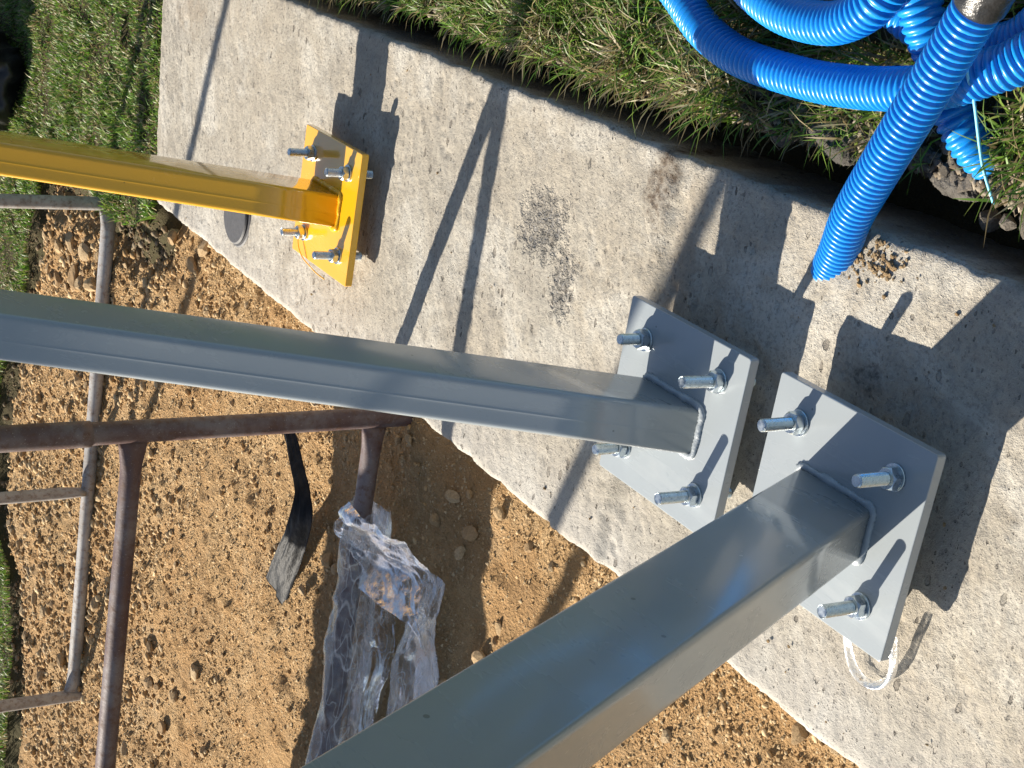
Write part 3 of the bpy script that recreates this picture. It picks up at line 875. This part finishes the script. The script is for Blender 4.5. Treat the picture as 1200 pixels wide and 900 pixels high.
def stud_mesh(h_up, h_dn):
    """threaded rod with real ridges and a chamfered tip"""
    r = 0.0078; pitch = 0.0021; seg = 20
    prof = []
    z = -h_dn
    while z < h_up - 0.0015:
        prof += [(z, r * 0.93), (z + pitch * 0.5, r)]
        z += pitch
    prof += [(h_up - 0.0015, r * 0.95), (h_up, r * 0.80)]
    an = np.linspace(0, 2 * np.pi, seg, endpoint=False)
    V = [(q * math.cos(t), q * math.sin(t), zz) for zz, q in prof for t in an]
    F = [(i * seg + j, i * seg + (j + 1) % seg, (i + 1) * seg + (j + 1) % seg, (i + 1) * seg + j) for i in range(len(prof) - 1) for j in range(seg)]
    F += [tuple((len(prof) - 1) * seg + j for j in range(seg)), tuple(reversed(range(seg)))]
    return V, F

def nut_bm(af=0.0245, h=0.0125):
    bm = bmesh.new()
    seg = 48; rc = af / math.sqrt(3); ri = 0.0080
    rings = []
    def ring(zf, rad):
        return [bm.verts.new((rad(t) * math.cos(t), rad(t) * math.sin(t), zf(t))) for t in np.linspace(0, 2 * math.pi, seg, endpoint=False)]
    def hexr(t):
        u = (t % (math.pi / 3)) - math.pi / 6
        return af / 2 / math.cos(u)
    ch = lambda t: 0.0022 * (hexr(t) - af / 2) / (rc - af / 2)
    rings.append(ring(lambda t: 0, lambda t: ri)); rings.append(ring(lambda t: 0, lambda t: af / 2 * 0.97))
    rings.append(ring(lambda t: 0.0006 + ch(t), hexr)); rings.append(ring(lambda t: h - 0.0006 - ch(t), hexr))
    rings.append(ring(lambda t: h, lambda t: af / 2 * 0.95)); rings.append(ring(lambda t: h, lambda t: ri)); rings.append(ring(lambda t: h - 0.002, lambda t: ri * 0.9))
    for a, b in zip(rings, rings[1:]):
        for j in range(seg):
            bm.faces.new((a[j], a[(j + 1) % seg], b[(j + 1) % seg], b[j]))
    return bm

def washer_bm(ro=0.0158, ri=0.0079, h=0.0028):
    bm = bmesh.new(); seg = 36
    R_ = [[bm.verts.new((r * math.cos(t), r * math.sin(t), z)) for t in np.linspace(0, 2 * math.pi, seg, endpoint=False)] for r, z in ((ri, 0), (ro, 0), (ro, h * .8), (ro * .98, h), (ri, h), (ri, 0.0001))]
    for a, b in zip(R_, R_[1:]):
        for j in range(seg):
            bm.faces.new((a[j], a[(j + 1) % seg], b[(j + 1) % seg], b[j]))
    return bm
_t = bm_obj('nut', nut_bm(), M['zinc']); NUT = _t.data; bpy.data.objects.remove(_t)
_t = bm_obj('washer', washer_bm(), M['zinc']); WASH = _t.data; bpy.data.objects.remove(_t)

def child(name, me, parent, loc, rz=0.0):
    o = bpy.data.objects.new(name, me)
    COL.objects.link(o); o.parent = parent; o.location = loc; o.rotation_euler = (0, 0, rz)
    return o

PT = 0.014                                        # plate thickness
def make_post(name, c, d, label, paint, weld, heights, top, seed, nuts_low=True):
    root = empty(name, (c[0], c[1], 0.047))
    tag(root, label, 'post', 'slanted steel posts bolted to the concrete strip')
    c0 = (0, 0, 0.047)
    tb = make_tube('tube', c0, d, 0.120, 0.063, 0.0065, 0.047, top, paint, root, 0.0 if d[0] < 0 else 0.0002)
    make_plate(0.25, PT, paint, root)
    make_weld(0.120, 0.063, seed, weld, root, d)
    for (sx, sy), h in zip(((1, -1), (-1, -1), (-1, 1), (1, 1)), heights):
        V, F = stud_mesh(h, 0.047 + 0.03)
        st = mesh_obj('anchor_bolt', V, F, M['zinc'], root, False)
        st.location = (sx * 0.0785, sy * 0.0785, 0)
        st.rotation_euler = (random.uniform(-.02, .02), random.uniform(-.02, .02), random.uniform(0, 6))
        child('washer', WASH, st, (random.uniform(-.001, .001), random.uniform(-.001, .001), 0.0003))
        child('nut', NUT, st, (0, 0, 0.0033), random.uniform(0, 1))
        child('washer', WASH, st, (0, 0, -PT - 0.0031))
        child('nut', NUT, st, (0, 0, -PT - 0.0158), random.uniform(0, 1))
    return root

make_post('steel_post', (2.450, 0.633, 0), (0.6182, 0.0088), 'glossy yellow slanted steel post with bolted yellow base plate', M['yellow'], M['yellow_weld'], (0.052, 0.045, 0.050, 0.047), 1.55, 1)
make_post('steel_post', (1.3615, 0.622, 0), (0.6502, 0.0361), 'grey slanted steel post leaning the same way as the yellow post', M['grey'], M['grey_weld'], (0.044, 0.061, 0.059, 0.050), 1.75, 2)
make_post('steel_post', (1.0572, 0.6166, 0), (-0.4408, 0.0207), 'wide nearest grey steel post leaning the opposite way to the other posts', M['grey'], M['grey_weld'], (0.060, 0.060, 0.059, 0.058), 1.75, 3)

# ---------------------------------------------------------------- scaffold frames
def pipe(name, a, b, r, material, parent, flare=(0, 0), seg=18):
    """round tube from a to b; flared (flattened) at the ends where it is welded on"""
    a = np.array(a, float); b = np.array(b, float)
    L = np.linalg.norm(b - a)
    ts = np.array([0, 0.02 / L, 0.05 / L, 0.09 / L, 0.5, 1 - 0.09 / L, 1 - 0.05 / L, 1 - 0.02 / L, 1])
    n = 26
    ts = np.unique(np.concatenate([ts, np.linspace(0, 1, n)]))
    T = (b - a) / L
    ref = np.array([0, 0, 1.0]) if abs(T[2]) < 0.8 else np.array([1.0, 0, 0])
    A = np.cross(T, ref); A /= np.linalg.norm(A); B = np.cross(A, T)           # B points up for level tubes
    V = []
    an = np.linspace(0, 2 * np.pi, seg, endpoint=False)
    for t in ts:
        e0 = flare[0] * math.exp(-(t * L / 0.035) ** 2) + flare[1] * math.exp(-((1 - t) * L / 0.035) ** 2)
        c = a + T * t * L
        dent = 1 + 0.012 * math.sin(t * 9 + r * 900)
        for w in an:
            V.append(c + A * math.cos(w) * r * dent * (1 - 0.55 * e0) + B * math.sin(w) * r * dent * (1 + 0.45 * e0))
    m = len(ts)
    F = [(i * seg + j, i * seg + (j + 1) % seg, (i + 1) * seg + (j + 1) % seg, (i + 1) * seg + j) for i in range(m - 1) for j in range(seg)]
    F += [tuple(reversed(range(seg))), tuple((m - 1) * seg + j for j in range(seg))]
    o = mesh_obj(name, V, F, material, parent)
    for p in o.data.polygons:
        if len(p.vertices) > 4:
            p.use_smooth = False
    return o

def make_frame(x, y, label, material, lo, mid, W_, z0, ty, rleg, rr, coll):
    root = empty('scaffold_frame', (x, y, z0))
    tag(root, label, 'scaffold', 'scaffold frames standing on the sand')
    H = 1.75
    for yy in (0, W_):
        lg = pipe('leg', (0, yy, -0.03), (0, yy, H), rleg, material, root)
        if coll and yy == 0:
            pipe('sleeve', (0, yy, mid + 0.075), (0, yy, mid + 0.62), rleg + 0.0028, material, lg)
    pipe('rung', (0, rleg * 0.5, lo), (0, W_ - rleg * 0.5, lo), rr, material, root, (1, 1))
    if mid:
        pipe('rung', (0, rleg * 0.5, mid), (0, W_ - rleg * 0.5, mid), rr, material, root, (1, 1))
    pipe('rung', (0, rleg * 0.5, 1.66), (0, W_ - rleg * 0.5, 1.66), rr, material, root, (1, 1))
    pipe('upright', (0, ty, lo + rr * 0.6), (0, ty, (mid or 1.66) - rr * 0.6), rr * 0.9, material, root, (0.7, 0.7))
    return root
make_frame(2.224, 0.981, 'brown rusty scaffold frame whose lower rung is wrapped in clear plastic film', M['rust_near'], 0.083, 0.542, 1.62, SZ, 0.93, 0.0195, 0.0185, True)
make_frame(3.990, 1.050, 'greyish worn scaffold frame standing farther back by the lawn', M['rust_far'], 0.050, 0.555, 1.62, SZ, 0.90, 0.0195, 0.0205, False)

# ---------------------------------------------------------------- corrugated conduit
def corrugated(name, path, label, r=HR, period=0.0088, seg=22, parent=None):
    P, s = spline(path, period / 9)
    ph = (s / period) % 1.0
    ridge = np.where(ph < 0.74, np.sqrt(np.clip(1 - ((ph - 0.37) / 0.37) ** 2, 0, 1)), 0.0)
    rad = r - 0.0034 + 0.0034 * ridge
    V, F = tube(P, rad, seg, True)
    o = mesh_obj(name, V, F, M['hose'])
    return tag(o, label, 'conduit', 'blue corrugated conduits') if label else o

corr = corrugated('corrugated_conduit', PATHS['riser'], 'blue corrugated conduit rising out of the concrete with a black taped end')
# black tape sleeve round its upper end
Pq, sq = spline(PATHS['riser'], 0.004)
i0 = int(np.argmin(np.abs(Pq[:, 1] - 0.040)))
seg_path = Pq[i0:]
rad = np.full(len(seg_path), HR + 0.0022) + 0.0006 * vnoise(np.arange(len(seg_path)), np.zeros(len(seg_path)), 0.35, 5)
rad[0] = HR + 0.0004
V, F = tube(seg_path, rad, 26, True)
tape = mesh_obj('tape_sleeve', V, F, M['tape'], corr)
tape['label'] = 'black tape wrapped round the conduit end'
corrugated('corrugated_conduit', PATHS['sweep'], 'long blue conduit sweeping over the grass and under the taped conduit')
corrugated('corrugated_conduit', PATHS['loop'], 'blue conduit loop at the top edge lying above the long sweep')
corrugated('corrugated_conduit', PATHS['buried'], 'blue conduit dipping into the stony soil beside the pale cord')
corrugated('corrugated_conduit', PATHS['under'], 'blue conduit lowest in the pile under the black taped end')

# pale blue cord hanging from the pile
P, _ = spline([(0.995, 0.085, 0.087), (0.998, 0.106, 0.080), (1.006, 0.134, 0.050), (1.008, 0.178, 0.022), (1.004, 0.203, 0.010), (0.998, 0.236, -0.012)], 0.004)
V, F = tube(P, 0.0017, 8)
tag(mesh_obj('cord', V, F, M['cord']), 'thin pale blue cord hanging beside the conduits', 'cord')

# ---------------------------------------------------------------- trench bank: lump of spilt concrete and loose stones
def lump(name, c, size, seed, label, material):
    r = np.random.default_rng(seed)
    bm = bmesh.new()
    bmesh.ops.create_icosphere(bm, subdivisions=5, radius=1.0)
    nb = [(r.normal(size=3), r.uniform(0.10, 0.26), r.uniform(0.03, 0.12)) for _ in range(60)] + [(r.normal(size=3), r.uniform(0.05, 0.13), r.uniform(0.02, 0.07)) for _ in range(260)]
    cuts = [(r.normal(size=3), r.uniform(0.55, 0.85)) for _ in range(7)]
    P = np.array([v.co.normalized()[:] for v in bm.verts]); Q = P.copy()
    for d, cc in cuts:
        d = d / np.linalg.norm(d); h = Q @ d
        Q = Q - np.clip(h - cc, 0, None)[:, None] * d * 0.85
    g = np.zeros(len(P))
    for d, w, a_ in nb:
        d = d / np.linalg.norm(d)
        g = np.maximum(g, a_ * np.sqrt(np.clip(1 - np.linalg.norm(P - d, axis=1) / w, 0, None)))
    Q = Q * (1 + g + 0.06 * fbm(P[:, 0] * 3, P[:, 1] * 3 + P[:, 2] * 5, 3, 3, seed))[:, None] * np.array(size)
    for v, p in zip(bm.verts, Q):
        v.co = Vector(p)
    o = bm_obj(name, bm, material, None, True)
    o.location = c
    return tag(o, label, 'rubble', 'rubble on the trench bank')
lump('concrete_lump', (1.262, 0.230, -0.034), (0.046, 0.026, 0.028), 3, 'grey lump of spilt concrete with pebbles overhanging the trench', M['lump'])
lump('concrete_lump', (1.075, 0.228, -0.046), (0.042, 0.022, 0.024), 8, 'grey concrete lump between the conduit and the trench', M['lump'])
lump('concrete_lump', (1.375, 0.242, -0.060), (0.030, 0.022, 0.030), 12, 'small dark lump sunk in the trench near the grass', M['lump'])
lump('concrete_lump', (1.400, 0.192, -0.016), (0.036, 0.020, 0.016), 15, 'pale crumbly lump lying in the grass below the conduit sweep', M['lump'])
lawn_o = bpy.data.objects['lawn']
for i in range(270):
    x = random.uniform(0.82, 1.42); y = random.gauss(0.205, 0.028)
    if y > 0.245 or y < 0.11: continue
    put_stone(x, y, random.uniform(0.004, 0.012), lawn_o, z=LZ - 0.003 - 0.03 * max(0, (y - 0.222) / 0.03), sink=0.3, material=M['rubble'])
for x, y, r in ((1.027, 0.262, 0.018), (0.985, 0.252, 0.014), (0.955, 0.246, 0.020), (0.90, 0.25, 0.022), (0.93, 0.238, 0.017), (1.05, 0.23, 0.016), (1.30, 0.215, 0.015)):
    put_stone(x, y, r, lawn_o, z=-0.055 if y > 0.255 else -0.03, sink=0.3, material=M['rubble'])
# crumbs of soil lying on the concrete by the conduit
for i in range(150):
    x = 1.130 + random.gauss(0, 0.024); y = 0.340 + random.gauss(0, 0.014) + 0.25 * (x - 1.13)
    if y < 0.315: continue
    put_stone(x, y, random.uniform(0.0012, 0.0048) * random.uniform(0.6, 1.2), strip, z=-0.0058, sink=0.3)

for i in range(70):
    x = random.uniform(0.75, 3.4); y = random.choice((random.uniform(0.33, 0.90), random.gauss(0.86, 0.03), random.gauss(0.36, 0.03)))
    if 0.32 < y < 0.905:
        put_stone(x, y, random.uniform(0.0012, 0.0036), strip, z=0.0 if x > 1.52 else -0.0085, sink=0.3)

# ---------------------------------------------------------------- flat strip of black film, curling over the sand
def edge_strip():
    A, _ = spline([(2.684, 1.199, -0.03), (2.604, 1.248, -0.018), (2.542, 1.285, -0.008), (2.566, 1.38, -0.012), (2.641, 1.486, -0.03), (2.717, 1.582, -0.05)], 0.01)
    B, _ = spline([(2.657, 1.188, -0.045), (2.566, 1.238, -0.038), (2.504, 1.282, -0.03), (2.494, 1.332, -0.034), (2.566, 1.468, -0.055), (2.639, 1.619, -0.068)], 0.01)
    n, m = 90, 16
    f = np.linspace(0, 1, n)
    A = np.stack([np.interp(f, np.linspace(0, 1, len(A)), A[:, i]) for i in range(3)], 1)
    B = np.stack([np.interp(f, np.linspace(0, 1, len(B)), B[:, i]) for i in range(3)], 1)
    t = np.linspace(0, 1, m)
    V = A[:, None] * (1 - t)[None, :, None] + B[:, None] * t[None, :, None]
    U, W_ = np.meshgrid(f, t, indexing='ij')
    V[..., 2] += 0.0035 * fbm(U * 2.2, W_ * 3.5, 2.0, 4, 311) + 0.010 * np.sin(np.pi * W_) * np.sin(np.pi * U)
    V[-6:, :, 0] += 0.004 * fbm(U[-6:] * 0, W_[-6:], 6, 3, 312)
    top = V.reshape(-1, 3); bot = top - np.array([0, 0, 0.0012])
    idx = np.arange(n * m).reshape(n, m)
    q = np.stack([idx[:-1, :-1], idx[:-1, 1:], idx[1:, 1:], idx[1:, :-1]], -1).reshape(-1, 4)
    ring = np.concatenate([idx[:, 0], idx[-1, 1:], idx[-2::-1, -1], idx[0, -2:0:-1]])
    sq = np.stack([ring, ring + n * m, np.roll(ring, -1) + n * m, np.roll(ring, -1)], -1)
    o = fast_mesh('plastic_strip', np.vstack([top, bot]), np.vstack([q, q[:, ::-1] + n * m, sq]), None, M['black_film'], True)
    tag(o, 'wrinkled black plastic strip curling over the sand', 'plastic strip')
edge_strip()

# ---------------------------------------------------------------- clear plastic film round the lower rung
def film_sheet(seed, rows):
    """rows: list of rows of 3D control points -> crumpled sheet"""
    G = np.array(rows, float)
    nr, nc = G.shape[:2]
    u = np.linspace(0, nr - 1, 60); v = np.linspace(0, nc - 1, 46)
    def interp(A, t):
        k = np.clip(np.floor(t).astype(int), 0, A.shape[0] - 2); f = (t - k)[:, None, None]
        p0 = A[np.clip(k - 1, 0, None)]; p1 = A[k]; p2 = A[k + 1]; p3 = A[np.clip(k + 2, None, A.shape[0] - 1)]
        return 0.5 * (2 * p1 + (p2 - p0) * f + (2 * p0 - 5 * p1 + 4 * p2 - p3) * f ** 2 + (3 * p1 - p0 - 3 * p2 + p3) * f ** 3)
    A = interp(G, u)
    A = interp(A.transpose(1, 0, 2), v).transpose(1, 0, 2)
    U, W_ = np.meshgrid(u, v, indexing='ij')
    n1 = np.gradient(A, axis=0); n2 = np.gradient(A, axis=1)
    Nn = np.cross(n1, n2); Nn /= np.linalg.norm(Nn, axis=2)[..., None] + 1e-9
    d = 0.010 * (1 - np.abs(fbm(U, W_, 0.7, 1, seed)) * 2) + 0.0022 * (1 - np.abs(fbm(U + W_, W_ - U, 1.5, 2, seed + 9)) * 2)
    A = A + Nn * d[..., None]
    A[..., 2] = np.maximum(A[..., 2], SZ + 0.004)
    idx = np.arange(60 * 46).reshape(60, 46)
    q = np.stack([idx[:-1, :-1], idx[1:, :-1], idx[1:, 1:], idx[:-1, 1:]], -1).reshape(-1, 4)
    return A.reshape(-1, 3), q
def make_film():
    X0 = 2.224; zr = 0.0
    sheets = []
    # loose sleeve round the rung
    rows = []
    for y, r in ((1.165, 0.040), (1.21, 0.052), (1.27, 0.047), (1.34, 0.034), (1.42, 0.040), (1.52, 0.046), (1.62, 0.040), (1.72, 0.044), (1.80, 0.036)):
        rows.append([(X0 - 0.008 + r * math.cos(t), y + 0.018 * math.sin(t * 2 + y * 9), zr - 0.006 + r * 0.95 * math.sin(t)) for t in np.linspace(-0.3, 2 * math.pi + 0.1, 9)])
    sheets.append(film_sheet(501, rows))
    # billow pulled out towards the concrete
    rows = []
    for a, dy in ((0.0, 0.0), (0.2, 0.004), (0.45, 0.008), (0.7, 0.012), (0.9, 0.03), (1.0, 0.06)):
        x = X0 - 0.01 - 0.235 * a
        rows.append([(x + 0.02 * math.sin(k), 1.150 + dy + 0.16 * k / 5 * (1 - 0.25 * a), zr + 0.030 - 0.060 * a + 0.022 * math.sin(k * 1.1 + a * 3)) for k in range(6)])
    sheets.append(film_sheet(523, rows))
    # twisted tail lying on the sand
    rows = []
    for y, wd, xo in ((1.22, 0.020, 0.205), (1.29, 0.022, 0.20), (1.34, 0.030, 0.19), (1.42, 0.055, 0.20), (1.50, 0.060, 0.21), (1.58, 0.05, 0.215)):
        rows.append([(X0 - xo + wd * math.cos(t), y, -0.052 + wd * 0.55 * math.sin(t)) for t in np.linspace(0, 2 * math.pi, 7)])
    sheets.append(film_sheet(541, rows))
    # thin skirt hanging from the rung to the ground
    rows = []
    for a in (0.0, 0.35, 0.7, 1.0):
        rows.append([(X0 - 0.032 - 0.030 * a + 0.012 * math.sin(k * 1.7), 1.30 + 0.40 * k / 6, zr - 0.02 - 0.058 * a) for k in range(7)])
    sheets.append(film_sheet(563, rows))
    V = []; Q = []; off = 0
    for v, q in sheets:
        V.append(v); Q.append(q + off); off += len(v)
    o = fast_mesh('plastic_film', np.vstack(V), np.vstack(Q), None, M['film'], True)
    tag(o, 'crumpled clear plastic film bunched around the scaffold rung', 'plastic film')
make_film()

# clear plastic loop under the nearest base plate
P, _ = spline([(1.020, 0.715, 0.024), (1.013, 0.752, 0.016), (1.013, 0.786, 0.003), (0.997, 0.805, -0.001), (0.967, 0.803, -0.001), (0.947, 0.778, 0.001), (0.946, 0.741, 0.012), (0.950, 0.712, 0.022)], 0.004)
def loop_film():
    rows = []
    for i in range(0, len(P), 6):
        p = P[i]
        rows.append([(p[0] + 0.006 * math.cos(t), p[1] + 0.006 * math.sin(t) * 0.8, max(p[2] + 0.0055 * math.sin(t), -0.006)) for t in np.linspace(0.1, 5.9, 6)])
    G = np.array(rows)
    G += rng.normal(0, 0.0009, G.shape)
    n, m = G.shape[:2]
    idx = np.arange(n * m).reshape(n, m)
    q = np.stack([idx[:-1, :-1], idx[1:, :-1], idx[1:, 1:], idx[:-1, 1:]], -1).reshape(-1, 4)
    o = fast_mesh('plastic_loop', G.reshape(-1, 3), q, None, M['film'], True)
    ss = o.modifiers.new('sub', 'SUBSURF'); ss.levels = 2; ss.render_levels = 2
    tag(o, 'small clear plastic loop sticking out under the nearest base plate', 'plastic film')
loop_film()

# ---------------------------------------------------------------- rubber disc on the concrete behind the yellow post
def disc():
    root = empty('rubber_disc', (2.965, 0.798, 0.0))
    tag(root, 'dark grey round rubber disc lying behind the yellow post', 'disc')
    for nm, r, z0, z1, ox in (('pad', 0.070, 0.001, 0.006, 0.0), ('cap', 0.064, 0.006, 0.013, 0.004)):
        bm = bmesh.new(); seg = 64
        prof = [(0.0, z0), (r, z0), (r + 0.0015, (z0 + z1) / 2), (r - 0.0005, z1 - 0.001), (r - 0.002, z1), (0.0, z1)]
        rings = [[bm.verts.new((ox + max(p, 1e-4) * math.cos(t), max(p, 1e-4) * math.sin(t), z)) for t in np.linspace(0, 2 * math.pi, seg, endpoint=False)] for p, z in prof]
        for a, b in zip(rings, rings[1:]):
            for j in range(seg):
                bm.faces.new((a[j], a[(j + 1) % seg], b[(j + 1) % seg], b[j]))
        bm_obj(nm, bm, M['rubber'], root)
disc()

# thin yellow wire caught on the yellow base plate
for k, pts in enumerate(([(2.545, 0.722, 0.052), (2.530, 0.742, 0.054), (2.512, 0.757, 0.052), (2.492, 0.768, 0.045), (2.486, 0.782, 0.030), (2.478, 0.792, 0.015)],)):
    P, _ = spline(pts, 0.003)
    V, F = tube(P, 0.0011, 6)
    tag(mesh_obj('wire', V, F, M['wire']), 'thin yellow wire caught over the edge of the yellow base plate', 'wire')

# ---------------------------------------------------------------- black leather bag at the edge of the lawn
def bag():
    bm = bmesh.new()
    bmesh.ops.create_icosphere(bm, subdivisions=5, radius=1.0)
    PB = np.array([v.co[:] for v in bm.verts])
    FN = fbm(PB[:, 0] * 1.4 + PB[:, 2], PB[:, 1] * 2.2, 1.6, 3, 601)
    bm.verts.index_update()
    for v in bm.verts:
        p = np.array(v.co)
        q = np.sign(p) * np.abs(p) ** 0.72
        f = 0.10 * (1 - 2 * abs(FN[v.index]))
        q = q * (1 + f) * np.array([0.22, 0.165, 0.14])
        v.co = Vector(q)
    o = bm_obj('bag', bm, M['leather'], None, True)
    root = empty('leather_bag', (5.17, 0.930, LZ))
    o.name = 'body'; o.parent = root; o.location = (0, 0, 0.11)
    P, _ = spline([(-0.10, -0.10, 0.16), (-0.16, -0.06, 0.27), (-0.16, 0.04, 0.28), (-0.10, 0.09, 0.17)], 0.008)
    V, F = tube(P, 0.007, 10)
    mesh_obj('handle', V, F, M['leather'], root)
    tag(root, 'black wrinkled leather bag lying at the edge of the lawn', 'bag')
bag()

# ---------------------------------------------------------------- table added out of view to cast the broad shade on the sand
def bm_box(name, c, size, material, parent):
    bm = bmesh.new()
    bmesh.ops.create_cube(bm, size=1)
    for v in bm.verts:
        v.co = Vector((v.co.x * size[0], v.co.y * size[1], v.co.z * size[2]))
    bmesh.ops.bevel(bm, geom=bm.edges[:], offset=0.003, segments=1, affect='EDGES')
    o = bm_obj(name, bm, material, parent)
    o.location = c
    return o
def make_shade_table():
    root = empty('added_shade_table', (2.55, 2.72, SZ))
    root.rotation_euler = (0, 0, 0.13)
    tag(root, 'unseen timber table added past the scaffold to shade the sand', 'table')
    for i in range(3):
        bm_box('plank', (-0.212 + 0.212 * i, 0, 0.72), (0.208, 1.30, 0.035), M['wood'], root)
    for sx in (-1, 1):
        for sy in (-1, 1):
            bm_box('leg', (sx * 0.20 - 0.08, sy * 0.40 + 0.22, 0.35), (0.06, 0.06, 0.70), M['wood'], root)
make_shade_table()
